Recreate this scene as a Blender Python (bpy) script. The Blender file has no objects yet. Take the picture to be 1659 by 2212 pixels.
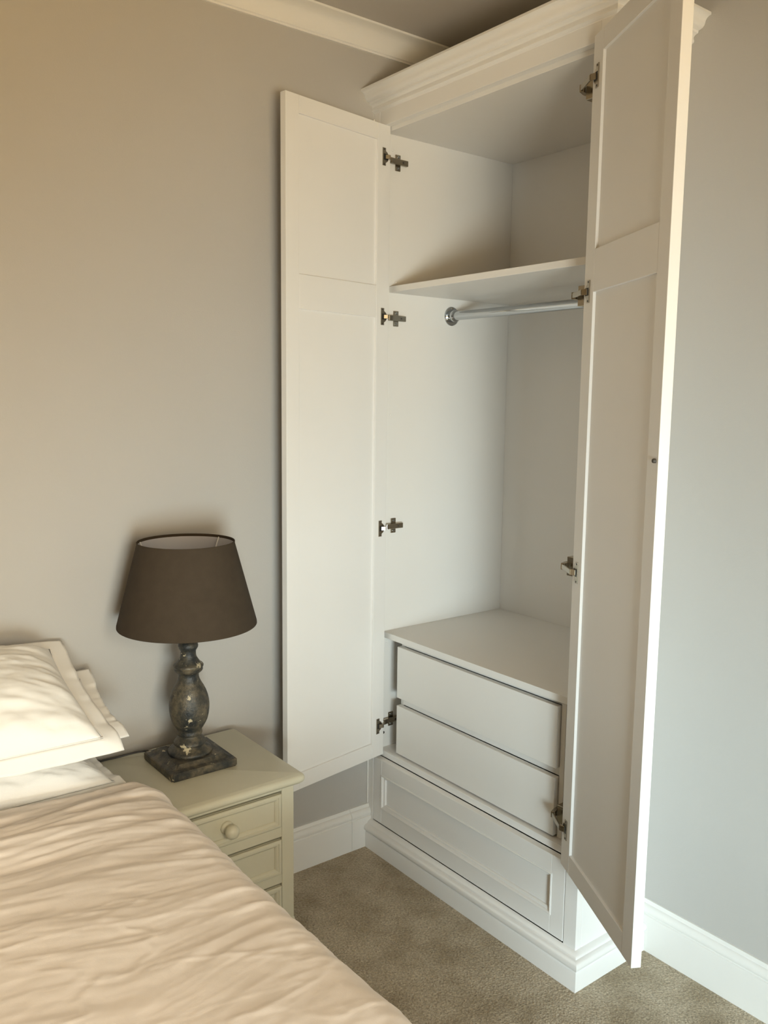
import bpy, bmesh, math, random
from mathutils import Vector, Matrix, noise
random.seed(7)
S = bpy.context.scene
COL = S.collection

# ------------------------------------------------------------------ camera
FPX, IW, IH = 1855.08, 1659, 2212
CP = Vector((-1.64944, -2.19888, 1.49739))
YAW, PIT, ROL = 0.911459, -0.132122, 0.011844
cd = bpy.data.cameras.new('camera')
cam = bpy.data.objects.new('camera', cd); COL.objects.link(cam)
cd.sensor_fit = 'VERTICAL'; cd.sensor_height = 36.0; cd.sensor_width = 27.0
cd.lens = FPX / IH * 36.0
cd.clip_start = 0.02
fw = Vector((math.cos(YAW) * math.cos(PIT), math.sin(YAW) * math.cos(PIT), math.sin(PIT)))
rt = Vector((math.sin(YAW), -math.cos(YAW), 0)); up = rt.cross(fw)
r2 = rt * math.cos(ROL) + up * math.sin(ROL); u2 = -rt * math.sin(ROL) + up * math.cos(ROL)
m = Matrix.Identity(4)
for i in range(3):
    m[i][0], m[i][1], m[i][2], m[i][3] = r2[i], u2[i], -fw[i], CP[i]
cam.matrix_world = m
S.camera = cam

# ------------------------------------------------------------------ world, daylight, exposure
w = bpy.data.worlds.new('world'); S.world = w; w.use_nodes = True
bg = w.node_tree.nodes['Background']
bg.inputs['Color'].default_value = (0.75, 0.87, 1.0, 1); bg.inputs['Strength'].default_value = 0.1

def area(name, loc, tilt, size, energy, color, spread=180, aim=None):
    l = bpy.data.lights.new(name, 'AREA'); l.shape = 'RECTANGLE'; l.size, l.size_y = size
    l.energy = energy; l.color = color; l.spread = math.radians(spread)
    o = bpy.data.objects.new(name, l); COL.objects.link(o)
    o.location = loc
    # faces +y; positive tilt turns the beam upwards
    o.rotation_euler = (math.radians(90 + tilt), 0, 0)
    if aim is not None: o.rotation_euler = (Vector(aim) - Vector(loc)).to_track_quat('-Z', 'Y').to_euler()
    return o
WIN = (-2.35, -0.95, 0.22, 2.20)          # window opening: x0, x1, z0, z1
WY = -3.80                              # inner face of the window wall
# daylight through the tall window behind the camera: warm light bounced up off the ground outside,
# and a cool beam set low in the opening, aimed to the right
area('daylight_ground', (-1.65, WY + 0.03, 1.40), 38, (1.10, 1.45), 47, (1.0, 0.67, 0.28), 120)
area('daylight_cool_low', (-1.75, WY + 0.03, 0.72), 0, (1.0, 0.85), 30, (0.78, 0.955, 1.0), 74, (0.15, -1.05, 0.42))
area('bed_fill_high', (-1.65, WY + 0.04, 1.75), -38, (1.10, 0.80), 11.5, (1.0, 0.95, 0.80), 62, (-1.95, -1.15, 0.50))  # added fill, aimed down from the window at bed and pillows
vs = S.view_settings
vs.view_transform = 'Standard'; vs.look = 'None'; vs.gamma = 1.0; vs.use_curve_mapping = False
vs.exposure = 0.0

# ------------------------------------------------------------------ materials
def new_mat(name):
    mt = bpy.data.materials.new(name); mt.use_nodes = True
    nt = mt.node_tree; return mt, nt, nt.nodes['Principled BSDF']

def N(nt, t, **kw):
    n = nt.nodes.new(t)
    for k, v in kw.items():
        if k in n.inputs.keys(): n.inputs[k].default_value = v
        else: setattr(n, k, v)
    return n

def paint(name, col, rough=0.5, var=0.03, vscale=3.0, bump=0.0, bscale=200.0, metallic=0.0, spec=0.5, stretch=None, sheen=0.0):
    mt, nt, b = new_mat(name)
    tc = N(nt, 'ShaderNodeTexCoord')
    src = tc.outputs['Object']
    if stretch:
        mp = N(nt, 'ShaderNodeMapping'); mp.inputs['Scale'].default_value = stretch
        nt.links.new(src, mp.inputs['Vector']); src = mp.outputs['Vector']
    n1 = N(nt, 'ShaderNodeTexNoise', Scale=vscale, Detail=4.0)
    nt.links.new(src, n1.inputs['Vector'])
    cr = N(nt, 'ShaderNodeValToRGB')
    cr.color_ramp.elements[0].position = 0.3; cr.color_ramp.elements[1].position = 0.7
    cr.color_ramp.elements[0].color = tuple(c * (1 - var) for c in col) + (1,)
    cr.color_ramp.elements[1].color = tuple(min(1, c * (1 + var)) for c in col) + (1,)
    nt.links.new(n1.outputs['Fac'], cr.inputs['Fac']); nt.links.new(cr.outputs['Color'], b.inputs['Base Color'])
    b.inputs['Roughness'].default_value = rough; b.inputs['Metallic'].default_value = metallic
    b.inputs['Specular IOR Level'].default_value = spec
    if sheen: b.inputs['Sheen Weight'].default_value = sheen
    if bump:
        n2 = N(nt, 'ShaderNodeTexNoise', Scale=bscale, Detail=3.0)
        nt.links.new(src, n2.inputs['Vector'])
        bp = N(nt, 'ShaderNodeBump', Strength=bump, Distance=0.002)
        nt.links.new(n2.outputs['Fac'], bp.inputs['Height']); nt.links.new(bp.outputs['Normal'], b.inputs['Normal'])
    return mt

M = {}
M['wall'] = paint('greige_wall_paint', (0.470, 0.452, 0.425), 0.75, 0.015, 2.0, 0.12, 260)
M['ceiling'] = paint('ceiling_paint', (0.54, 0.51, 0.47), 0.85, 0.02, 3.0, 0.08, 200)
M['trim'] = paint('white_gloss_trim', (0.80, 0.785, 0.75), 0.32, 0.015, 6.0, 0.03, 60)
M['white'] = paint('white_satin_lacquer', (0.825, 0.81, 0.785), 0.38, 0.008, 5.0, 0.02, 90)
M['inside'] = paint('white_melamine_board', (0.79, 0.77, 0.735), 0.42, 0.008, 5.0, 0.02, 120)
M['cream'] = paint('cream_eggshell_paint', (0.615, 0.59, 0.465), 0.42, 0.03, 9.0, 0.05, 70)
M['cotton'] = paint('white_cotton', (0.90, 0.885, 0.85), 0.85, 0.015, 6.0, 0.15, 900, sheen=0.15)
M['duvet'] = paint('cream_cotton', (0.86, 0.77, 0.69), 0.88, 0.03, 5.0, 0.18, 800, sheen=0.15)
M['divan'] = paint('oatmeal_upholstery', (0.42, 0.37, 0.30), 0.9, 0.05, 30.0, 0.3, 500)
M['shade'] = paint('taupe_linen_shade', (0.056, 0.041, 0.027), 0.85, 0.06, 40.0, 0.35, 900, spec=0.2)
M['lining'] = paint('shade_lining', (0.56, 0.55, 0.58), 0.7, 0.01, 5.0)
M['nickel'] = paint('brushed_nickel', (0.38, 0.34, 0.27), 0.26, 0.05, 60.0, metallic=1.0)
M['chrome'] = paint('polished_chrome', (0.50, 0.52, 0.54), 0.12, 0.02, 20.0, metallic=1.0)
M['dark'] = paint('painted_hollow_shade', (0.02, 0.018, 0.015), 0.6, 0.05, 30.0)  # near-black, paints the shade of small hinge hollows
M['rubber'] = paint('brown_rubber', (0.06, 0.05, 0.04), 0.6, 0.05, 30.0)
M['cable'] = paint('black_cable', (0.02, 0.02, 0.02), 0.45, 0.05, 30.0)
M['frame'] = paint('window_frame_paint', (0.8, 0.8, 0.78), 0.4, 0.01, 5.0)

def carpet():
    mt, nt, b = new_mat('taupe_cut_pile_carpet')
    tc = N(nt, 'ShaderNodeTexCoord')
    big = N(nt, 'ShaderNodeTexNoise', Scale=7.0, Detail=5.0, Roughness=0.6)
    fine = N(nt, 'ShaderNodeTexNoise', Scale=165.0, Detail=3.0, Roughness=0.75)
    vor = N(nt, 'ShaderNodeTexVoronoi', Scale=190.0)
    for n in (big, fine, vor): nt.links.new(tc.outputs['Object'], n.inputs['Vector'])
    cr = N(nt, 'ShaderNodeValToRGB')
    e = cr.color_ramp.elements
    e[0].position = 0.36; e[0].color = (0.345, 0.278, 0.182, 1)
    e[1].position = 0.62; e[1].color = (0.515, 0.44, 0.325, 1)
    nt.links.new(big.outputs['Fac'], cr.inputs['Fac'])
    cr2 = N(nt, 'ShaderNodeValToRGB')
    e = cr2.color_ramp.elements
    e[0].position = 0.34; e[0].color = (0.60, 0.58, 0.55, 1); e[1].position = 0.66; e[1].color = (1.36, 1.37, 1.40, 1)
    nt.links.new(fine.outputs['Fac'], cr2.inputs['Fac'])
    mx = N(nt, 'ShaderNodeMix', data_type='RGBA', blend_type='MULTIPLY')
    mx.inputs[0].default_value = 1.0
    nt.links.new(cr.outputs['Color'], mx.inputs[6]); nt.links.new(cr2.outputs['Color'], mx.inputs[7])
    nt.links.new(mx.outputs[2], b.inputs['Base Color'])
    b.inputs['Roughness'].default_value = 0.95; b.inputs['Specular IOR Level'].default_value = 0.1
    b.inputs['Sheen Weight'].default_value = 0.25
    bp = N(nt, 'ShaderNodeBump', Strength=0.75, Distance=0.004)
    ad = N(nt, 'ShaderNodeMath', operation='ADD')
    nt.links.new(fine.outputs['Fac'], ad.inputs[0]); nt.links.new(vor.outputs['Distance'], ad.inputs[1])
    nt.links.new(ad.outputs[0], bp.inputs['Height']); nt.links.new(bp.outputs['Normal'], b.inputs['Normal'])
    return mt
M['carpet'] = carpet()

def distressed():
    mt, nt, b = new_mat('distressed_dark_paint')
    tc = N(nt, 'ShaderNodeTexCoord')
    n1 = N(nt, 'ShaderNodeTexNoise', Scale=22.0, Detail=8.0, Roughness=0.72)
    n2 = N(nt, 'ShaderNodeTexNoise', Scale=34.0, Detail=7.0, Roughness=0.68)
    n3 = N(nt, 'ShaderNodeTexNoise', Scale=160.0, Detail=4.0, Roughness=0.7)
    for n in (n1, n2, n3): nt.links.new(tc.outputs['Object'], n.inputs['Vector'])
    cr = N(nt, 'ShaderNodeValToRGB'); e = cr.color_ramp.elements
    e[0].position = 0.40; e[0].color = (0.018, 0.021, 0.022, 1)
    e[1].position = 0.62; e[1].color = (0.135, 0.110, 0.070, 1)
    x = cr.color_ramp.elements.new(0.50); x.color = (0.055, 0.050, 0.038, 1)
    nt.links.new(n1.outputs['Fac'], cr.inputs['Fac'])
    chip = N(nt, 'ShaderNodeValToRGB'); e = chip.color_ramp.elements
    e[0].position = 0.625; e[0].color = (0, 0, 0, 1); e[1].position = 0.645; e[1].color = (1, 1, 1, 1)
    nt.links.new(n2.outputs['Fac'], chip.inputs['Fac'])
    mx = N(nt, 'ShaderNodeMix', data_type='RGBA')
    nt.links.new(chip.outputs['Color'], mx.inputs[0]); nt.links.new(cr.outputs['Color'], mx.inputs[6])
    mx.inputs[7].default_value = (0.52, 0.45, 0.30, 1)
    nt.links.new(mx.outputs[2], b.inputs['Base Color'])
    b.inputs['Roughness'].default_value = 0.42
    bp = N(nt, 'ShaderNodeBump', Strength=0.5, Distance=0.003)
    nt.links.new(n3.outputs['Fac'], bp.inputs['Height']); nt.links.new(bp.outputs['Normal'], b.inputs['Normal'])
    return mt
M['distressed'] = distressed()

def glass():
    mt, nt, b = new_mat('window_glass')
    b.inputs['Base Color'].default_value = (0.95, 0.98, 1, 1)
    b.inputs['Roughness'].default_value = 0.02; b.inputs['Transmission Weight'].default_value = 1.0
    b.inputs['IOR'].default_value = 1.45
    return mt
M['glass'] = glass()

# ------------------------------------------------------------------ mesh helpers
def link(name, bm, mat, parent=None, smooth=None, loc=None, rotz=None):
    bmesh.ops.recalc_face_normals(bm, faces=bm.faces[:])
    me = bpy.data.meshes.new(name); bm.to_mesh(me); bm.free()
    if mat is not None: me.materials.append(M[mat])
    if smooth is not None:
        for p in me.polygons: p.use_smooth = True
        if smooth < 180:
            try: me.set_sharp_from_angle(angle=math.radians(smooth))
            except Exception: pass
    o = bpy.data.objects.new(name, me); COL.objects.link(o)
    if loc is not None: o.location = loc
    if rotz is not None: o.rotation_euler = (0, 0, rotz)
    if parent is not None: adopt(o, parent)
    return o

ORIGIN = {}
def adopt(o, parent):
    """children of a thing are written in world space, children of a part in the part's own space"""
    o.parent = parent
    if parent.name in ORIGIN:
        o.matrix_parent_inverse = Matrix.Translation(ORIGIN[parent.name]).inverted()

def thing(name, label, cat, loc, group=None):
    o = bpy.data.objects.new(name, None); COL.objects.link(o); o.location = loc
    o.empty_display_size = 0.05
    o['label'] = label; o['category'] = cat
    if group: o['group'] = group
    ORIGIN[o.name] = Vector(loc)
    return o

def empty_part(name, parent, loc=(0, 0, 0), rotz=0.0):
    o = bpy.data.objects.new(name, None); COL.objects.link(o); o.location = loc; o.rotation_euler = (0, 0, rotz)
    o.empty_display_size = 0.03
    adopt(o, parent); return o

def tag(o, label, cat, group=None):
    o['label'] = label; o['category'] = cat
    if group: o['group'] = group
    return o

def struct(o, label=None):
    o['kind'] = 'structure'
    if label: o['label'] = label
    return o

def add_box(bm, lo, hi, bev=0.0, seg=2):
    lo = Vector(lo); hi = Vector(hi)
    r = bmesh.ops.create_cube(bm, size=1.0)
    vs_ = r['verts']
    for v in vs_:
        v.co = Vector(((lo[i] + hi[i]) / 2 + v.co[i] * (hi[i] - lo[i]) for i in range(3)))
    if bev:
        es = list({e for v in vs_ for e in v.link_edges})
        bmesh.ops.bevel(bm, geom=es, offset=bev, segments=seg, profile=0.5, affect='EDGES')

def box(name, lo, hi, mat, parent=None, bev=0.0012, seg=2):
    bm = bmesh.new()
    a = [min(p, q) for p, q in zip(lo, hi)]; c = [max(p, q) for p, q in zip(lo, hi)]
    add_box(bm, a, c, bev, seg)
    return link(name, bm, mat, parent)

def add_obox(bm, p0, p1, wz, th, bev=0.0008):
    """a bar from p0 to p1, wz tall and th thick"""
    p0 = Vector(p0); p1 = Vector(p1); d = p1 - p0; L = d.length; x = d.normalized()
    y = Vector((0, 0, 1)).cross(x).normalized(); z = x.cross(y)
    r = bmesh.ops.create_cube(bm, size=1.0)
    mt = Matrix(((x.x * L, y.x * th, z.x * wz, (p0.x + p1.x) / 2), (x.y * L, y.y * th, z.y * wz, (p0.y + p1.y) / 2),
                 (x.z * L, y.z * th, z.z * wz, (p0.z + p1.z) / 2), (0, 0, 0, 1)))
    for v in r['verts']: v.co = mt @ v.co
    if bev:
        es = list({e for v in r['verts'] for e in v.link_edges})
        bmesh.ops.bevel(bm, geom=es, offset=bev, segments=1, affect='EDGES')

def add_lathe(bm, prof, seg=48, c=(0, 0, 0), axis='z', cap=True):
    rings = []
    for r, h in prof:
        ring = []
        for k in range(seg):
            a = 2 * math.pi * k / seg
            x, y = r * math.cos(a), r * math.sin(a)
            p = (x, y, h) if axis == 'z' else ((x, h, y) if axis == 'y' else (h, x, y))
            ring.append(bm.verts.new((p[0] + c[0], p[1] + c[1], p[2] + c[2])))
        rings.append(ring)
    for a, b in zip(rings, rings[1:]):
        for k in range(seg):
            bm.faces.new((a[k], a[(k + 1) % seg], b[(k + 1) % seg], b[k]))
    if cap:
        bm.faces.new(rings[0]); bm.faces.new(rings[-1])

def add_sweep(bm, path, prof):
    """path: [(x, y, dirx, diry)], prof: [(out, z)] closed loop"""
    rings = [[bm.verts.new((x + dx * p, y + dy * p, z)) for p, z in prof] for x, y, dx, dy in path]
    n = len(prof)
    for a, b in zip(rings, rings[1:]):
        for k in range(n):
            bm.faces.new((a[k], a[(k + 1) % n], b[(k + 1) % n], b[k]))
    bm.faces.new(rings[0]); bm.faces.new(rings[-1])

def add_rect_moulding(bm, rect, prof, f):
    """closed moulding round a rectangle: prof [(inset, depth)], f(u, v, w) -> point"""
    u0, u1, v0, v1 = rect
    loops = []
    for i, d in prof:
        loops.append([bm.verts.new(f(u, v, d)) for u, v in
                      ((u0 + i, v0 + i), (u1 - i, v0 + i), (u1 - i, v1 - i), (u0 + i, v1 - i))])
    n = len(prof)
    for k in range(n):
        a, b = loops[k], loops[(k + 1) % n]
        for j in range(4):
            bm.faces.new((a[j], a[(j + 1) % 4], b[(j + 1) % 4], b[j]))

def add_tube(bm, pts, r, seg=10):
    pts = [Vector(p) for p in pts]; rings = []
    for i, p in enumerate(pts):
        t = (pts[min(i + 1, len(pts) - 1)] - pts[max(i - 1, 0)]).normalized()
        ref = Vector((0, 0, 1)) if abs(t.z) < 0.9 else Vector((1, 0, 0))
        a = t.cross(ref).normalized(); b = t.cross(a)
        rings.append([bm.verts.new(p + a * r * math.cos(2 * math.pi * k / seg) + b * r * math.sin(2 * math.pi * k / seg)) for k in range(seg)])
    for a, b in zip(rings, rings[1:]):
        for k in range(seg): bm.faces.new((a[k], a[(k + 1) % seg], b[(k + 1) % seg], b[k]))
    bm.faces.new(rings[0]); bm.faces.new(rings[-1])

# ------------------------------------------------------------------ the room
X0, CZ = -4.40, 2.585
W, D = 0.8947, 0.2844             # wardrobe width, distance from wardrobe front to the chimney breast
struct(box('floor', (X0 - .1, WY - .2, -.10), (0.75, 0.1, 0), 'carpet', bev=0), 'taupe cut-pile carpet')
struct(box('ceiling', (X0 - .1, WY - .2, CZ), (0.75, 0.1, CZ + .1), 'ceiling', bev=0))
struct(box('wall_left', (X0 - .1, 0, 0), (0.75, 0.1, CZ), 'wall', bev=0))
struct(box('wall_right', (D, WY, 0), (0.62, -W - .0015, CZ), 'wall', bev=0))
struct(box('wall_alcove', (0.62, WY, 0), (0.75, 0, CZ), 'wall', bev=0))
struct(box('wall_far', (X0 - .1, WY, 0), (X0, 0, CZ), 'wall', bev=0))
bm = bmesh.new()
add_box(bm, (X0 - .1, WY - .2, 0), (WIN[0], WY, CZ)); add_box(bm, (WIN[1], WY - .2, 0), (0.75, WY, CZ))
add_box(bm, (WIN[0], WY - .2, 0), (WIN[1], WY, WIN[2])); add_box(bm, (WIN[0], WY - .2, WIN[3]), (WIN[1], WY, CZ))
struct(link('wall_window', bm, 'wall'))
wf = struct(box('window_1', (WIN[0], WY - .14, WIN[2]), (WIN[1], WY - .135, WIN[3]), 'glass', bev=0))
for lo, hi in (((WIN[0], WIN[2]), (WIN[0] + .05, WIN[3])), ((WIN[1] - .05, WIN[2]), (WIN[1], WIN[3])),
               ((WIN[0] + .05, WIN[2]), (WIN[1] - .05, WIN[2] + .05)), ((WIN[0] + .05, WIN[3] - .05), (WIN[1] - .05, WIN[3])),
               ((-1.68, WIN[2] + .05), (-1.62, WIN[3] - .05))):
    f_ = box('window_frame', (lo[0], WY - .18, lo[1]), (hi[0], WY - .10, hi[1]), 'frame', bev=0)
    f_.parent = wf

SK = [(0, 0), (.020, 0), (.020, .1035), (.0165, .105), (.0165, .107), (.0185, .110), (.0195, .115), (.0185, .121),
      (.0150, .127), (.0105, .1305), (.0085, .131), (.0085, .134), (.0065, .1375), (.0055, .1415), (0, .1415)]
SKF = [(p, z) for p, z in SK]
bm = bmesh.new(); add_sweep(bm, [(X0, 0, 0, -1), (-.0795, 0, 0, -1)], SKF)
bl = struct(link('baseboard_left', bm, 'trim', smooth=40))
bm = bmesh.new(); add_sweep(bm, [(-.0785, 0, 0, -1), (-.0006, 0, 0, -1)], SKF)
o = link('board_end', bm, 'trim', smooth=40); o.parent = bl
bm = bmesh.new(); add_sweep(bm, [(D, -W - .0015, -1, 0), (D, WY, -1, 0)], SKF)
struct(link('baseboard_right', bm, 'trim', smooth=40))

def coving(name, path):
    prof = [(0, CZ), (.062, CZ), (.062, CZ - .004)]
    for k in range(9):
        a = math.radians(90 * k / 8)
        prof.append((.010 + .050 * (1 - math.sin(a)), CZ - .006 - .050 * (1 - math.cos(a))))
    prof += [(.006, CZ - .058), (.006, CZ - .063), (0, CZ - .063)]
    bm = bmesh.new(); add_sweep(bm, path, prof)
    return struct(link(name, bm, 'trim', smooth=50))
coving('trim_1', [(X0, 0, 0, -1), (0.62, 0, -1, -1), (0.62, -W, -1, 0)])
coving('trim_2', [(D, -W, -1, 0), (D, WY, -1, 0)])

# ------------------------------------------------------------------ wardrobe
LP, RP = -0.0284, -0.8537        # inner faces of the side panels
Z1, Z2 = 0.3276, 2.3076          # door bottom and top
DB = 0.5749                      # inner face of the back
wd = thing('wardrobe', 'tall white fitted wardrobe with open panelled doors, moulded cornice and base drawer', 'wardrobe', (0.28, -W / 2, 0))
box('stile', (0, -.0004, .05), (.022, LP, 2.358), 'white', wd)
box('stile', (0, RP, .05), (.022, -W, 2.358), 'white', wd)
box('frieze', (0.0003, LP - .0004, Z2), (.022, RP + .0004, 2.358), 'white', wd)
box('side_panel', (.0225, -.0004, .05), (DB, LP, 2.356), 'inside', wd)
box('side_panel', (.0225, RP, .05), (DB, -W, 2.356), 'white', wd)
box('back_panel', (DB, -.0004, .05), (.592, -W, 2.356), 'inside', wd)
box('top_panel', (.0225, LP, 2.2953), (DB, RP, 2.3135), 'inside', wd)
box('roof_panel', (.0225, LP, 2.338), (DB, RP, 2.356), 'inside', wd)
box('floor_panel', (.0225, LP, .318), (DB, RP, .338), 'white', wd)
box('scribe_strip', (-.005, -.0002, .1418), (-.0002, -.0035, 2.336), 'trim', wd, bev=.001)

PL = [(0, 0), (.0245, 0), (.0245, .0500), (.0230, .0530), (.0215, .0545), (.0215, .0570), (.0250, .0585), (.0290, .0630),
      (.0305, .0690), (.0290, .0755), (.0245, .0800), (.0185, .0815), (.0160, .0825), (.0150, .0850), (.0110, .0890), (.0050, .0920), (0, .0935)]
bm = bmesh.new(); add_sweep(bm, [(0, -.0204, -1, 0), (0, -W, -1, -1), (D - .0205, -W, 0, -1)], PL)
link('plinth', bm, 'white', wd, smooth=40)
CO = [(0, 2.4135), (.0520, 2.4135), (.0530, 2.4120), (.0530, 2.4075), (.0470, 2.4062), (.0420, 2.4030), (.0388, 2.3985), (.0378, 2.3945),
      (.0362, 2.3905), (.0325, 2.3868), (.0270, 2.3845), (.0210, 2.3835), (.0205, 2.3785), (.0160, 2.3775), (.0115, 2.3755), (.0088, 2.3725),
      (.0092, 2.3690), (.0105, 2.3660), (.0100, 2.3620), (.0060, 2.3600), (.0010, 2.3580), (0, 2.3560)]
CO = [(p, 2.4135 - (2.4135 - z) * 1.10) for p, z in CO]
bm = bmesh.new(); add_sweep(bm, [(0, -.0006, -1, 0), (0, -W, -1, -1), (D - .0006, -W, 0, -1)], CO)
link('cornice', bm, 'white', wd, smooth=32)
box('cornice_top', (0.0005, -.0006, 2.3585), (DB, -W + .0005, 2.412), 'white', wd, bev=0)

# base drawer: frame-and-panel front, flush with the face frame
bd = empty_part('base_drawer', wd)
ORIGIN[bd.name] = None
del ORIGIN[bd.name]
def bdbox(name, lo, hi, mat='white', bev=.0012):
    o = box(name, [lo[i] - (0.28, -W / 2, 0)[i] * 0 for i in range(3)], hi, mat, None, bev)
    o.parent = bd
    return o
bd.matrix_parent_inverse = Matrix.Translation(Vector((0.28, -W / 2, 0))).inverted()
YA, YB, ZA, ZB = LP - .0018, RP + .0022, .0955, .3165
OA, OB, OZ0, OZ1 = -.0735, -.8065, .1500, .2640
bdbox('drawer_stile', (.0004, YA, ZA), (.0215, OA, ZB))
bdbox('drawer_stile', (.0004, OB, ZA), (.0215, YB, ZB))
bdbox('drawer_rail', (.0006, OA - .0003, OZ1), (.0215, OB + .0003, ZB))
bdbox('drawer_rail', (.0006, OA - .0003, ZA), (.0215, OB + .0003, OZ0))
bdbox('drawer_panel', (.0125, OA, OZ0), (.0185, OB, OZ1), bev=0)
bm = bmesh.new()
add_rect_moulding(bm, (OB, OA, OZ0, OZ1), [(-.002, .010), (-.002, -.0012), (.0015, -.0020), (.0045, .0005), (.0060, .0050), (.0115, .0050), (.0135, .0078), (.0135, .0124), (-.002, .0124)],
                  lambda u, v, d: (d, u, v))
o = link('panel_moulding', bm, 'white', None); o.parent = bd

# inner drawer unit
box('unit_top', (.0336, LP, .7175), (DB, RP, .7371), 'inside', wd)
box('unit_side', (.062, -.094, .338), (DB, -.110, .7175), 'inside', wd)
box('unit_side', (.050, -.777, .338), (DB, -.793, .7175), 'inside', wd)
for z0, z1 in ((.7030, .7170), (.5065, .5315)):
    box('unit_rail', (.0575, -.1105, z0), (.072, -.7765, z1), 'inside', wd, bev=0)
for z0, z1 in ((.532, .7025), (.3435, .506)):
    box('drawer', (.0365, -.1025, z0), (.0545, -.7745, z1), 'inside', wd, bev=.0015)
box('filler_strip', (.16, LP, .338), (.172, -.094, .7175), 'inside', wd, bev=0)
box('filler_strip', (.16, -.793, .338), (.172, RP, .7175), 'inside', wd, bev=0)

box('shelf', (.042, LP - .0004, 1.8235), (DB, RP + .0004, 1.8422), 'inside', wd)

# hanging rail
RX, RZ = .306, 1.768
bm = bmesh.new(); add_lathe(bm, [(.0145, LP - .004), (.0145, RP + .004)], 40, (RX, 0, RZ), 'y')
rail = link('hanging_rail', bm, 'chrome', wd, smooth=40)
for y, s in ((LP, -1), (RP, 1)):
    bm = bmesh.new()
    add_lathe(bm, [(.031, y), (.031, y + s * .003), (.029, y + s * .005), (.0205, y + s * .0055), (.0200, y + s * .022), (.0180, y + s * .024), (.0160, y + s * .0245), (.0160, y + s * .027), (.0148, y + s * .0275)], 40, (RX, 0, RZ), 'y')
    f_ = link('rail_flange', bm, 'chrome', rail, smooth=30)
    for k in range(3):
        a = math.radians(90 + 120 * k)
        bm = bmesh.new(); add_lathe(bm, [(.0032, y + s * .004), (.0030, y + s * .0064), (.001, y + s * .0068)], 12, (RX + .0255 * math.cos(a), 0, RZ + .0255 * math.sin(a)), 'y')
        link('rail_screw', bm, 'nickel', rail, smooth=40)

# doors and hinges
AL, AR, DW, DT = 1.41313, 2.63791, 0.4122, 0.022
HL = Vector((0.01911, -0.05642, 0)); HR = Vector((-0.02815, -W + .0360, 0))
def make_door(h, ang, side):
    """side = +1: inner face looks along local +y, -1: along local -y"""
    d = empty_part('door', wd, (h.x, h.y, 0), ang)
    def b(name, x0, x1, z0, z1, inset=0.0, th=None, bev=.0010):
        t0 = -side * inset; t1 = -side * ((th if th is not None else DT - inset))
        bm = bmesh.new(); add_box(bm, (x0, min(t0, t1), z0), (x1, max(t0, t1), z1), bev)
        o = link(name, bm, 'white', None); o.parent = d; return o
    b('door_stile', 0, .0535, Z1, Z2); b('door_stile', .3650, DW, Z1, Z2)
    e = .0002
    b('door_rail', .0535 + e, .3650 - e, 2.2605, Z2, .0002); b('door_rail', .0535 + e, .3650 - e, 1.7415, 1.8365, .0002)
    b('door_rail', .0535 + e, .3650 - e, Z1, .3775, .0002)
    b('door_panel', .0535, .3650, 1.8365, 2.2605, .0070, .0150, 0); b('door_panel', .0535, .3650, .3775, 1.7415, .0070, .0150, 0)
    return d
dl = Vector((-math.sin(AL), -math.cos(AL), 0)); dr = Vector((-math.sin(AR), math.cos(AR), 0))
doorL = make_door(HL, math.atan2(dl.y, dl.x), 1)
doorR = make_door(HR, math.atan2(dr.y, dr.x), -1)
nL = Vector((-dl.y, dl.x, 0)); nR = -Vector((-dr.y, dr.x, 0))
bm = bmesh.new(); add_lathe(bm, [(.0045, 0), (.0045, -.0045), (.0035, -.006)], 16, (DW - .012, 0, 1.383), 'y')
o = link('door_buffer', bm, 'rubber', None, smooth=40); o.parent = doorR

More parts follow.
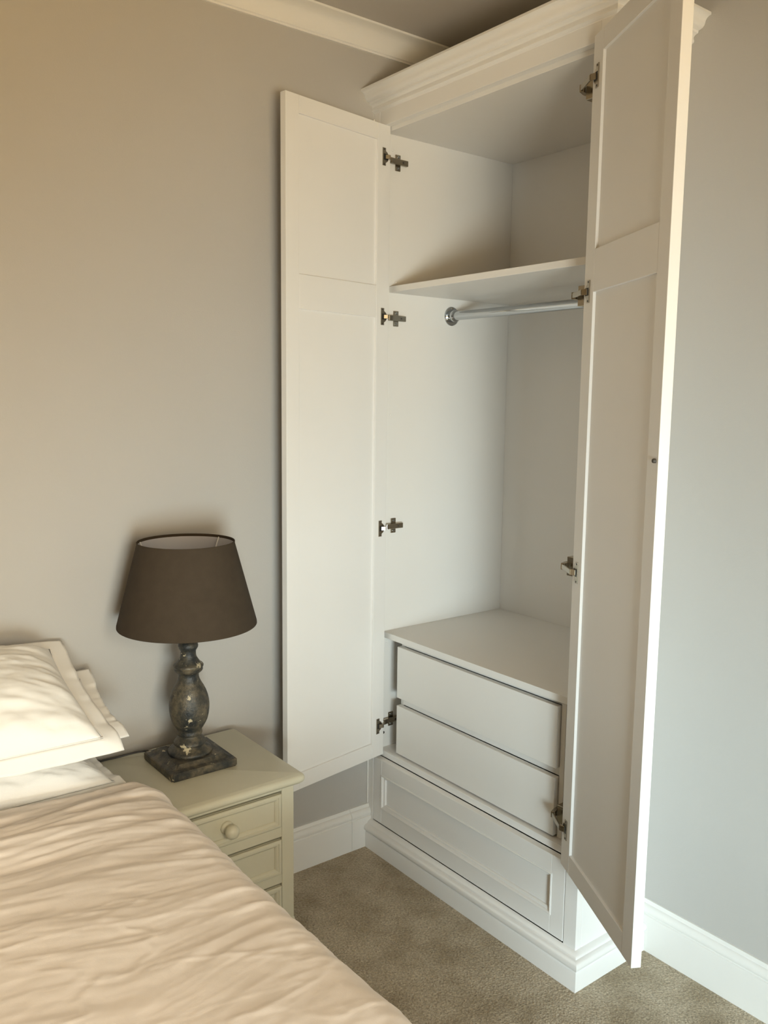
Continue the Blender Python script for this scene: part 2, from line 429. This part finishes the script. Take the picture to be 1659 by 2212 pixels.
def hinge(h, dv, n, zc, py, s):
    """cup on the door's inner face, arm on the side panel (inner face y = py, room side s)"""
    hg = empty_part('hinge', wd)
    hg.matrix_parent_inverse = Matrix.Translation(Vector((0.28, -W / 2, 0))).inverted()
    def P(t, out, z): return h + dv * t + n * out + Vector((0, 0, z))
    def add(name, bm, mat='nickel', smooth=None):
        o = link(name, bm, mat, None, smooth=smooth); o.parent = hg; return o
    # cup plate with its round flange
    bm = bmesh.new(); out = [(.0345, -.0255), (.0345, .0255), (.0215, .0255), (.0215, .0165)]
    for k in range(9):
        a = math.radians(70 - 140 * k / 8); out.append((.0265 - .0175 * math.cos(a), .0175 * math.sin(a)))
    out += [(.0215, -.0165), (.0215, -.0255)]
    f0 = [bm.verts.new(P(t, .0002, zc + z)) for t, z in out]; f1 = [bm.verts.new(P(t, .0022, zc + z)) for t, z in out]
    bm.faces.new(f0); bm.faces.new(f1)
    for k in range(len(out)):
        bm.faces.new((f0[k], f0[(k + 1) % len(out)], f1[(k + 1) % len(out)], f1[k]))
    add('cup_plate', bm, smooth=None)
    bm = bmesh.new(); add_obox(bm, P(.0130, .0024, zc), P(.0300, .0024, zc), .0175, .0010, 0)
    add('cup_shade', bm, 'dark', None)  # flat dark plate, paints the shade inside the hinge cup
    for z in (-.0215, .0215):
        bm = bmesh.new(); add_obox(bm, P(.0262, .0024, zc + z), P(.0302, .0024, zc + z), .0040, .0010, 0); add('cup_screw', bm, 'rubber', None)
    # link from the cup to the arm
    a0 = P(.0235, .0025, zc); mid = P(.0135, .0110, zc)
    a1 = Vector((.0290, py + s * .0150, zc)); a2 = Vector((.0450, py + s * .0115, zc)); a3 = Vector((.1000, py + s * .0105, zc))
    k = 0.0; mx0, mx1 = .0590, .0790
    if s > 0:                                   # wide-angle hinge on a deep spacer
        k = .0400; mx0, mx1 = .0080, .0450
        a1 = Vector((-.0070, py + .0450, zc)); a2 = Vector((.0180, py + .0540, zc)); a3 = Vector((.0800, py + .0540, zc))
    bm = bmesh.new(); add_obox(bm, a0, mid, .0120, .0030); add_obox(bm, mid, a1, .0120, .0050); add('link_arm', bm)
    bm = bmesh.new(); add_obox(bm, a1, a2, .0165, .0105); add_obox(bm, a2 - (a2 - a1) * .1, a3, .0165, .0105); add('arm', bm)
    for x, mt in ((.0640, 'dark'), (.0800, 'rubber')) if s < 0 else ((.0220, 'dark'), (.0400, 'rubber')):
        bm = bmesh.new(); add_obox(bm, Vector((x - .003, py + s * (.0160 + k + (.0035 if s > 0 else 0)), zc)), Vector((x + .003, py + s * (.0160 + k + (.0035 if s > 0 else 0)), zc)), .0060, .0010, 0); add('arm_screw', bm, mt, None)
    # cross mounting plate
    bm = bmesh.new(); add_obox(bm, Vector((mx0, py + s * (.0021 + k / 2), zc)), Vector((mx1, py + s * (.0021 + k / 2), zc)), .0480, .0038 + k, .0010); add('mounting_plate', bm)
    for z in (-.0165, .0165):
        bm = bmesh.new(); add_lathe(bm, [(.0038, py + s * (.0038 + k)), (.0036, py + s * (.0056 + k)), (.0015, py + s * (.0060 + k))], 14, ((mx0 + mx1) / 2, 0, zc + z), 'y'); add('plate_screw', bm, 'chrome', 40)
    return hg
for zc in (2.2150, 1.7450, 1.0860, .4310):
    hinge(HL, dl, nL, zc, LP, -1)
    hinge(HR, dr, nR, zc, RP, 1)

for x, z, mt, r in ((.067, 1.856, 'inside', .0042), (.053, 1.444, 'inside', .0035), (.048, .701, 'inside', .0042), (.041, .388, 'rubber', .0045), (.050, 2.250, 'inside', .0040)):
    bm = bmesh.new(); add_lathe(bm, [(r, LP - .0001), (r, LP - .0012), (r * .8, LP - .0020), (r * .75, LP - .0010)], 18, (x, 0, z), 'y')
    link('cover_cap' if mt == 'inside' else 'screw_head', bm, mt, wd, smooth=40)

# ------------------------------------------------------------------ nightstand
NR, NL, NF, NB, NT = -.545, -.925, -.4100, -.045, .540
ns = thing('nightstand', 'cream painted three-drawer nightstand with round wooden knobs beside the bed', 'nightstand', ((NR + NL) / 2, (NF + NB) / 2, 0))
def rounded_slab(name, x0, x1, y0, y1, prof, mat, parent, rc=.012, seg=6):
    """prof: [(inset, z)] swept round a rectangle with rounded corners"""
    bm = bmesh.new(); loops = []
    for ins, z in prof:
        r = max(rc - ins, .002) if ins >= 0 else rc - ins
        loop = []
        for cx, cy, a0 in ((x1 - ins - r, y1 - ins - r, 0), (x0 + ins + r, y1 - ins - r, 90), (x0 + ins + r, y0 + ins + r, 180), (x1 - ins - r, y0 + ins + r, 270)):
            for k in range(seg + 1):
                a = math.radians(a0 + 90 * k / seg); loop.append(bm.verts.new((cx + r * math.cos(a), cy + r * math.sin(a), z)))
        loops.append(loop)
    n = len(loops[0])
    for a, b in zip(loops, loops[1:]):
        for k in range(n): bm.faces.new((a[k], a[(k + 1) % n], b[(k + 1) % n], b[k]))
    bm.faces.new(loops[0]); bm.faces.new(loops[-1])
    return link(name, bm, mat, parent, smooth=50)
pr = [(.012, .5125)]
for k in range(9):
    a = math.radians(-90 + 180 * k / 8); pr.append((.010 - .010 * math.cos(a), .5270 + .011 * math.sin(a)))
pr += [(.012, .5385), (.016, .5400)]
rounded_slab('top', NL - .030, NR + .030, NF - .016, -.034, pr, 'cream', ns, rc=.016)
# carcass: sides, back, front stiles and rails, so that the drawers sit in real openings
box('side_panel', (NR - .018, NF + .001, .10), (NR, NB, .512), 'cream', ns)
box('side_panel', (NL, NF + .001, .10), (NL + .018, NB, .512), 'cream', ns)
box('back_panel', (NL + .018, NB - .008, .10), (NR - .018, NB, .512), 'cream', ns, bev=0)
DX0, DX1 = NL + .036, NR - .036
box('front_stile', (DX1, NF, .10), (NR - .0003, NF + .020, .512), 'cream', ns, bev=.002)
box('front_stile', (NL + .0003, NF, .10), (DX0, NF + .020, .512), 'cream', ns, bev=.002)
ZD = ((.4085, .5045), (.2795, .3810), (.1520, .2545))
for a, b in ((.3815, .4075), (.2550, .2790), (.100, .1515), (.5050, .512)):
    box('front_rail', (DX0, NF + .0006, a), (DX1, NF + .020, b), 'cream', ns, bev=.001)
for z0, z1 in ZD:
    dw = empty_part('drawer', ns); dw.matrix_parent_inverse = Matrix.Translation(ORIGIN[ns.name]).inverted()
    z1 -= .006
    def dbx(name, lo, hi, bev=.001):
        o = box(name, lo, hi, 'cream', None, bev); o.parent = dw; return o
    x0, x1 = DX0 + .0015, DX1 - .0015
    dbx('drawer_front', (x0, NF + .0045, z0), (x1, NF + .018, z1))
    dbx('drawer_box', (x0 + .006, NF + .018, z0 + .005), (x1 - .006, NB - .020, z1 - .012), 0)
    bm = bmesh.new()
    add_rect_moulding(bm, (x0, x1, z0, z1), [(.0005, -.0060), (.0005, .0010), (.0020, .0030), (.0050, .0042), (.0090, .0038), (.0100, .0020), (.0125, .0020), (.0165, -.0005), (.0185, -.0040), (.0185, -.0060)],
                      lambda u, v, d: (u, NF - d, v))
    o = link('drawer_moulding', bm, 'cream', None, smooth=30); o.parent = dw
    bm = bmesh.new(); yk = NF + .0045
    add_lathe(bm, [(.0155, yk), (.0165, yk - .003), (.0160, yk - .006), (.0125, yk - .0085), (.0095, yk - .012), (.0090, yk - .016), (.0120, yk - .019), (.0160, yk - .024),
                   (.0178, yk - .030), (.0170, yk - .036), (.0140, yk - .041), (.0085, yk - .0445), (.002, yk - .0455)], 32, ((x0 + x1) / 2, 0, (z0 + z1) / 2), 'y')
    o = link('knob', bm, 'cream', None, smooth=60); o.parent = dw
rounded_slab('plinth', NL - .020, NR + .020, NF - .020, NB + .004, [(.004, 0), (0, .004), (0, .100), (.003, .110), (.010, .122), (.016, .134), (.019, .148), (.0205, .150)], 'cream', ns, rc=.004, seg=3)

# ------------------------------------------------------------------ table lamp
LX, LY = -.7270, -.1890
lamp = thing('table_lamp', 'table lamp with brown tapered shade and distressed dark turned base', 'lamp', (LX, LY, NT))
def square_stack(name, levels, mat, parent):
    bm = bmesh.new(); loops = []
    for hw, z in levels:
        loops.append([bm.verts.new((LX + a * hw, LY + b * hw, z)) for a, b in ((-1, -1), (1, -1), (1, 1), (-1, 1))])
    for a, b in zip(loops, loops[1:]):
        for k in range(4): bm.faces.new((a[k], a[(k + 1) % 4], b[(k + 1) % 4], b[k]))
    bm.faces.new(loops[0]); bm.faces.new(loops[-1])
    es = [e for e in bm.edges if abs(e.verts[0].co.z - e.verts[1].co.z) > .001]
    bmesh.ops.bevel(bm, geom=es, offset=.003, segments=2, affect='EDGES')
    return link(name, bm, mat, parent, smooth=30)
square_stack('base', [(.0885, NT + .0003), (.0905, NT + .003), (.0905, NT + .0190), (.0880, NT + .0215), (.0770, NT + .0240), (.0740, NT + .0255), (.0690, NT + .0300), (.0665, NT + .0330)], 'distressed', lamp)
ST = [(.0560, .5730), (.0575, .5760), (.0560, .5800), (.0510, .5830), (.0480, .5850), (.0440, .5880), (.0400, .5910), (.0385, .5935), (.0410, .5965), (.0418, .6000), (.0400, .6035), (.0365, .6080), (.0320, .6130), (.0285, .6170),
      (.0280, .6185), (.0310, .6200), (.0325, .6235), (.0325, .6280), (.0312, .6320), (.0330, .6360), (.0375, .6430), (.0425, .6520), (.0465, .6610), (.0497, .6740), (.0514, .6880), (.0518, .7010), (.0508, .7120),
      (.0480, .7250), (.0435, .7380), (.0375, .7500), (.0315, .7600), (.0275, .7690), (.0258, .7770), (.0262, .7830), (.0285, .7870), (.0325, .7890), (.0355, .7920), (.0368, .7955), (.0355, .7975), (.0360, .7990),
      (.0382, .8030), (.0385, .8060), (.0365, .8090), (.0320, .8120), (.0285, .8160), (.0245, .8220), (.0210, .8280), (.0196, .8350), (.0196, .8440), (.0215, .8480), (.0248, .8530), (.0256, .8575), (.0248, .8620), (.0220, .8660), (.0190, .8680), (.0120, .8690)]
bm = bmesh.new(); add_lathe(bm, ST, 64, (LX, LY, 0)); link('stem', bm, 'distressed', lamp, smooth=50)
bm = bmesh.new(); add_lathe(bm, [(.0120, .8688), (.0120, .8760), (.0165, .8770), (.0165, .9150), (.0190, .9160), (.0190, .9200), (.0150, .9210)], 28, (LX, LY, 0))
link('bulb_holder', bm, 'nickel', lamp, smooth=35)
bm = bmesh.new(); add_lathe(bm, [(.0125, .9210), (.0140, .9300), (.0240, .9550), (.0300, .9780), (.0280, 1.000), (.0180, 1.018), (.004, 1.024)], 28, (LX, LY, 0))
link('bulb', bm, 'lining', lamp, smooth=60)
bm = bmesh.new()
RB, RT, ZB_, ZT_ = .1760, .1220, .9135, 1.1310
add_lathe(bm, [(RB - .0015, ZB_), (RB, ZB_), (RB + .0006, ZB_ + .001), (RB + .0002, ZB_ + .006), (RT + .0002, ZT_ - .006), (RT + .0006, ZT_ - .001), (RT, ZT_), (RT - .0016, ZT_), (RT - .0016, ZT_ - .007), (RT - .0010, ZT_ - .007)], 96, (LX, LY, 0), cap=False)
sh = link('shade', bm, 'shade', lamp, smooth=40)
bm = bmesh.new(); add_lathe(bm, [(RB - .0014, ZB_ + .0005), (RT - .0014, ZT_ - .006)], 96, (LX, LY, 0), cap=False)
link('shade_lining', bm, 'lining', sh, smooth=60)
bm = bmesh.new()
for k in range(3):
    a = math.radians(20 + 120 * k)
    add_tube(bm, [(LX + .019 * math.cos(a), LY + .019 * math.sin(a), .918), (LX + .03 * math.cos(a), LY + .03 * math.sin(a), .925), (LX + .119 * math.cos(a), LY + .119 * math.sin(a), 1.126)], .0014, 6)
link('shade_carrier', bm, 'frame', sh, smooth=60)
bm = bmesh.new(); pts = []
for k in range(15):
    t = k / 14
    pts.append((LX - .02 - .20 * t, LY + .083 + .055 * math.sin(t * 2.0), NT + .0035 + .012 * math.sin(math.pi * min(1, t * 1.6)) * (1 - t)))
add_tube(bm, pts, .0026, 8); link('cord', bm, 'cable', lamp, smooth=60)

# ------------------------------------------------------------------ bed
BX0, BX1, BY1 = -2.45, -.965, -2.06
bed = thing('bed', 'double bed with mattress on an oatmeal divan base against the left wall', 'bed', ((BX0 + BX1) / 2, -1.05, 0))
box('divan_base', (BX0, -.03, .04), (BX1 - .01, BY1, .320), 'divan', bed, bev=.02, seg=3)
box('mattress', (BX0, -.03, .321), (BX1, BY1, .556), 'cotton', bed, bev=.03, seg=4)
for x in (BX0 + .12, BX1 - .12):
    for y in (-.15, BY1 + .12):
        bm = bmesh.new(); add_lathe(bm, [(.022, .0005), (.026, .012), (.020, .041)], 16, (x, y, 0)); link('castor', bm, 'rubber', bed, smooth=40)

def fbm(x, y, z=0.0, o=4):
    return noise.fractal(Vector((x, y, z)), 0.9, 2.1, o, noise_basis='PERLIN_ORIGINAL')

def ridge(d, wd_):
    """asymmetric crease: steep on one side, soft on the other"""
    return math.exp(-(d / wd_) ** 2) if d > 0 else math.exp(-(d / (wd_ * 2.4)) ** 2)

DUV_Y0, DUV_Y1 = -.375, -2.12
SHX, SHZ, SHR = -.974, .556, .070
def duvet():
    nu, nv = 270, 430
    bm = bmesh.new(); grid = []
    Ltop = (SHX - (BX0 - .02)); Larc = SHR * math.pi / 2
    folds = [(-.420, .012, .016, .10), (-.470, .016, .020, .16), (-.530, .011, .018, .20), (-.575, .008, .014, .22), (-.640, .006, .016, .24), (-.720, .004, .016, .2)]
    for j in range(nv + 1):
        t = j / nv; y = DUV_Y0 + (DUV_Y1 - DUV_Y0) * t
        k = min(1, max(0, (-.455 - y) / .05)); k = k * k * (3 - 2 * k)
        zb = .553 + (.300 + .012 * math.sin(y * 9) - .553) * k
        Lside = max(.002, SHZ - zb)
        row = []
        for i in range(nu + 1):
            # dense on the side that is seen
            s_ = i / nu
            if s_ < .72: L = Ltop * (s_ / .72) ** .62
            elif s_ < .86: L = Ltop + Larc * (s_ - .72) / .14
            else: L = Ltop + Larc + Lside * (s_ - .86) / .14
            if L <= Ltop: x, z, nx, nz = (BX0 - .02) + L, SHZ + SHR, 0.0, 1.0
            elif L <= Ltop + Larc:
                a = (L - Ltop) / SHR; x, z, nx, nz = SHX + SHR * math.sin(a), SHZ + SHR * math.cos(a), math.sin(a), math.cos(a)
            else: x, z, nx, nz = SHX + SHR, SHZ - (L - Ltop - Larc), 1.0, 0.0
            q = L - Ltop                       # distance from the shoulder, used as the cross coordinate
            h = 0.0
            for yf, A, wd_, curve in folds:
                yy = yf - curve * (max(0, q + .55)) ** 2 * .35 + .010 * fbm(q * 2.2, yf * 31) - .018 * math.sin((q + 1) * 1.6)
                amp = A * (.62 + .55 * fbm(q * 1.7 + 3, yf * 17)) * (1 - .6 * min(1, max(0, (q + .05) / .18)))
                h += max(0, amp) * ridge(y - yy, wd_)
            fade = math.exp(-max(0, -.40 - y) / .34)
            h += (.0066 * fade + .0011) * fbm(q * 2.3 + 11 + y * .9, y * 19.0 + q * 2.4 + 3 * fbm(q * 1.5, y * 1.5, 1.0, 2), 2.0, 5)
            h += .0035 * (1 - abs(fbm(q * 2.4 - y * 1.3, y * 6.5 - q * 1.6, 5.0, 3))) * (.30 + fade)
            h += .0030 * fbm(q * 4.2 + y * 2.5, y * 5 - q * 3.5, 8.0, 5)
            h += .0045 * fbm(q * 1.6 + 4, y * 1.9, 3.0, 2)
            for k_, (fa, fb, fc, fd) in enumerate(((2.6, -1.6, 5.2, 1.4), (3.8, 2.2, 4.1, -2.4), (1.8, .6, 9.0, 2.2))):
                n_ = fbm(q * fa + y * fb + 5 * k_, y * fc + q * fd, 13.0 + k_, 4)
                h += .0021 * max(0, 1 - abs(n_) / .11) ** 1.5 * (.45 + fade) * max(0, min(1, .5 + 1.6 * fbm(q * 2.1, y * 2.3 + k_ * 7, 20.0, 2)))
            crown = .020 * min(1, max(0, -q / .45)) * (1 - .25 * t)
            edge = min(1, (DUV_Y0 - y) / .03)   # rolled upper edge
            h -= .040 * (1 - math.sqrt(max(0, 1 - (1 - edge) ** 2)))
            drop = 0.0
            if q > Larc * .8: h += .006 * math.sin(y * 21 + 2 * fbm(y * 3, 1)) * min(1, (q - Larc * .8) / .15) * k
            h = h if k > .5 or q < 0 else max(-.003 if q > Larc * .6 else -.05, h)
            row.append(bm.verts.new((x + nx * h, y, z + nz * (h) + crown)))
        grid.append(row)
    for a, b in zip(grid, grid[1:]):
        for i in range(nu): bm.faces.new((a[i], a[i + 1], b[i + 1], b[i]))
    o = link('duvet', bm, 'duvet', None, smooth=180)
    md = o.modifiers.new('thickness', 'SOLIDIFY'); md.thickness = .006; md.offset = -1
    return o
dv = duvet()
if dv.data.polygons[0].normal.z < 0: dv.data.flip_normals()
tag(dv, 'rumpled cream duvet spread over the bed and hanging over its side', 'duvet')

from mathutils.bvhtree import BVHTree
BELOW = []
def bvh_of(o, mw=None):
    me = o.data; mw = mw or Matrix.Identity(4)
    return BVHTree.FromPolygons([mw @ v.co for v in me.vertices], [p.vertices[:] for p in me.polygons])
BELOW.append(bvh_of(dv))
def settle(mw, v, extra):
    p = mw @ v.co; z = max(p.z, .5600 + extra) if p.x < BX1 - .01 and p.y > DUV_Y0 + .03 else p.z
    for t in BELOW:
        for dx, dy in ((0, 0), (.006, 0), (-.006, 0), (0, .006), (0, -.006)):
            h = t.ray_cast(Vector((p.x + dx, p.y + dy, 2.0)), Vector((0, 0, -1)))
            if h[0] is not None: z = max(z, h[0].z + .0035 + extra)
    if z > p.z: v.co = mw.inverted() @ Vector((p.x, p.y, z))

def pillow(cx, cy, cz, tilt, hw, hh, T, seed, label, border=.045, droop=1.0, roll=0.0):
    """local x across the bed, local y up the slope, local z out of the face"""
    mw = Matrix.Translation((cx, cy, cz)) @ Matrix.Rotation(math.radians(roll), 4, 'Y') @ Matrix.Rotation(math.radians(tilt), 4, 'X')
    nu, nv = 110, 80
    def edge_shape(u, v):
        # sides pulled in between the corners
        x = hw * u * (1 - .035 * (1 - v * v) * abs(u) ** 3); y = hh * v * (1 - .045 * (1 - u * u) * abs(v) ** 3)
        return x, y
    def thick(u, v):
        a = max(0, 1 - abs(u) ** 3.2); b = max(0, 1 - abs(v) ** 2.8)
        return T * (a * b) ** .55
    bm = bmesh.new(); layers = []
    for sgn in (1, -1):
        g = []
        for j in range(nv + 1):
            v = -1 + 2 * j / nv; row = []
            for i in range(nu + 1):
                u = -1 + 2 * i / nu; x, y = edge_shape(u, v); t = thick(u, v) * (1.0 if sgn > 0 else .55)
                e = min(1 - abs(u), 1 - abs(v)); k = min(1, e / .12)
                ang = math.atan2(v, u * 1.5)
                rad = .010 * fbm(math.cos(ang) * 5 + seed, math.sin(ang) * 5, max(abs(u), abs(v)) * 1.2) * math.exp(-max(0, e - .05) / .22)
                wr = rad + .007 * fbm(u * 2.6 + seed, v * 2.2, seed * 1.7, 4) + .004 * (1 - 2 * abs(fbm(u * 2 + v * 3.2 + seed, v * 1.5 - u * 2, 4.0 + seed, 3)))
                row.append(bm.verts.new((x, y, sgn * (t + wr * k * .9))))
            g.append(row)
        for a, b in zip(g, g[1:]):
            for i in range(nu): bm.faces.new((a[i], a[i + 1], b[i + 1], b[i]))
        layers.append(g)
    for rt_, rb_ in zip(*layers):                 # upper and lower skins, vertex by vertex
        for vt, vb in zip(rt_, rb_):
            settle(mw, vb, .0); settle(mw, vt, .0006)
            if vt.co.z < vb.co.z + .0005: vt.co.z = vb.co.z + .0005
    bmesh.ops.remove_doubles(bm, verts=bm.verts, dist=.0007)
    o = link('pillow', bm, 'cotton', None, smooth=180)
    o.matrix_world = mw
    # flat oxford border round the seam
    bm = bmesh.new(); rows = []; per = []
    n1, n2 = 60, 44
    for i in range(n1): per.append((-1 + 2 * i / n1, -1))
    for i in range(n2): per.append((1, -1 + 2 * i / n2))
    for i in range(n1): per.append((1 - 2 * i / n1, 1))
    for i in range(n2): per.append((-1, 1 - 2 * i / n2))
    NR_ = 6
    for r in range(NR_ + 1):
        f = r / NR_; row = []
        for u, v in per:
            x, y = edge_shape(u, v)
            ox = u if abs(u) == 1 else 0; oy = v if abs(v) == 1 else 0
            ex = 1.0 if abs(u) == 1 else max(0, (abs(u) - .93) / .07); ey = 1.0 if abs(v) == 1 else max(0, (abs(v) - .93) / .07)
            dx = math.copysign(ex, u) * border * f; dy = math.copysign(ey, v) * border * f
            wob = .006 * fbm(u * 4 + seed, v * 4, seed) * f
            dr_ = droop * border * f
            low = ey if v < 0 else 0; side = ex
            x2 = x + dx; y2 = y + dy * (1 - .55 * low * droop); z2 = -dr_ * (.85 * low + .25 * side * (1 - low)) + wob
            row.append(bm.verts.new((x2, y2, z2 + .0005))); settle(mw, row[-1], .0022)
        rows.append(row)
    n = len(per)
    for a, b in zip(rows, rows[1:]):
        for k in range(n): bm.faces.new((a[k], a[(k + 1) % n], b[(k + 1) % n], b[k]))
    bo = link('border', bm, 'cotton', None, smooth=180); bo.parent = o
    md = bo.modifiers.new('hem', 'SOLIDIFY'); md.thickness = .003; md.offset = 0
    bm = bmesh.new()
    pts = [(*edge_shape(u, v), .0032) for u, v in per]; pts.append(pts[0]); add_tube(bm, pts, .0010, 6)
    for v in bm.verts: settle(mw, v, .0035)
    so = link('stitching', bm, 'cotton', None, smooth=180); so.parent = o
    tag(o, label, 'pillow', 'stacked pillows at the head of the bed')
    BELOW.append(bvh_of(o, mw)); BELOW.append(bvh_of(bo, mw))
    return o
pillow(-1.350, -.212, .618, 0, .362, .140, .078, 3.1, 'white pillow lying flat at the bottom of the pillow stack', border=.022, droop=.2)
pillow(-1.345, -.185, .752, 19, .372, .105, .040, 7.7, 'white bordered pillow sandwiched in the middle of the pillow stack', border=.036, droop=.15)
pillow(-1.425, -.245, .815, 17, .388, .190, .105, 5.3, 'plump white pillow with stitched border on top of the pillow stack', border=.040, droop=.75)
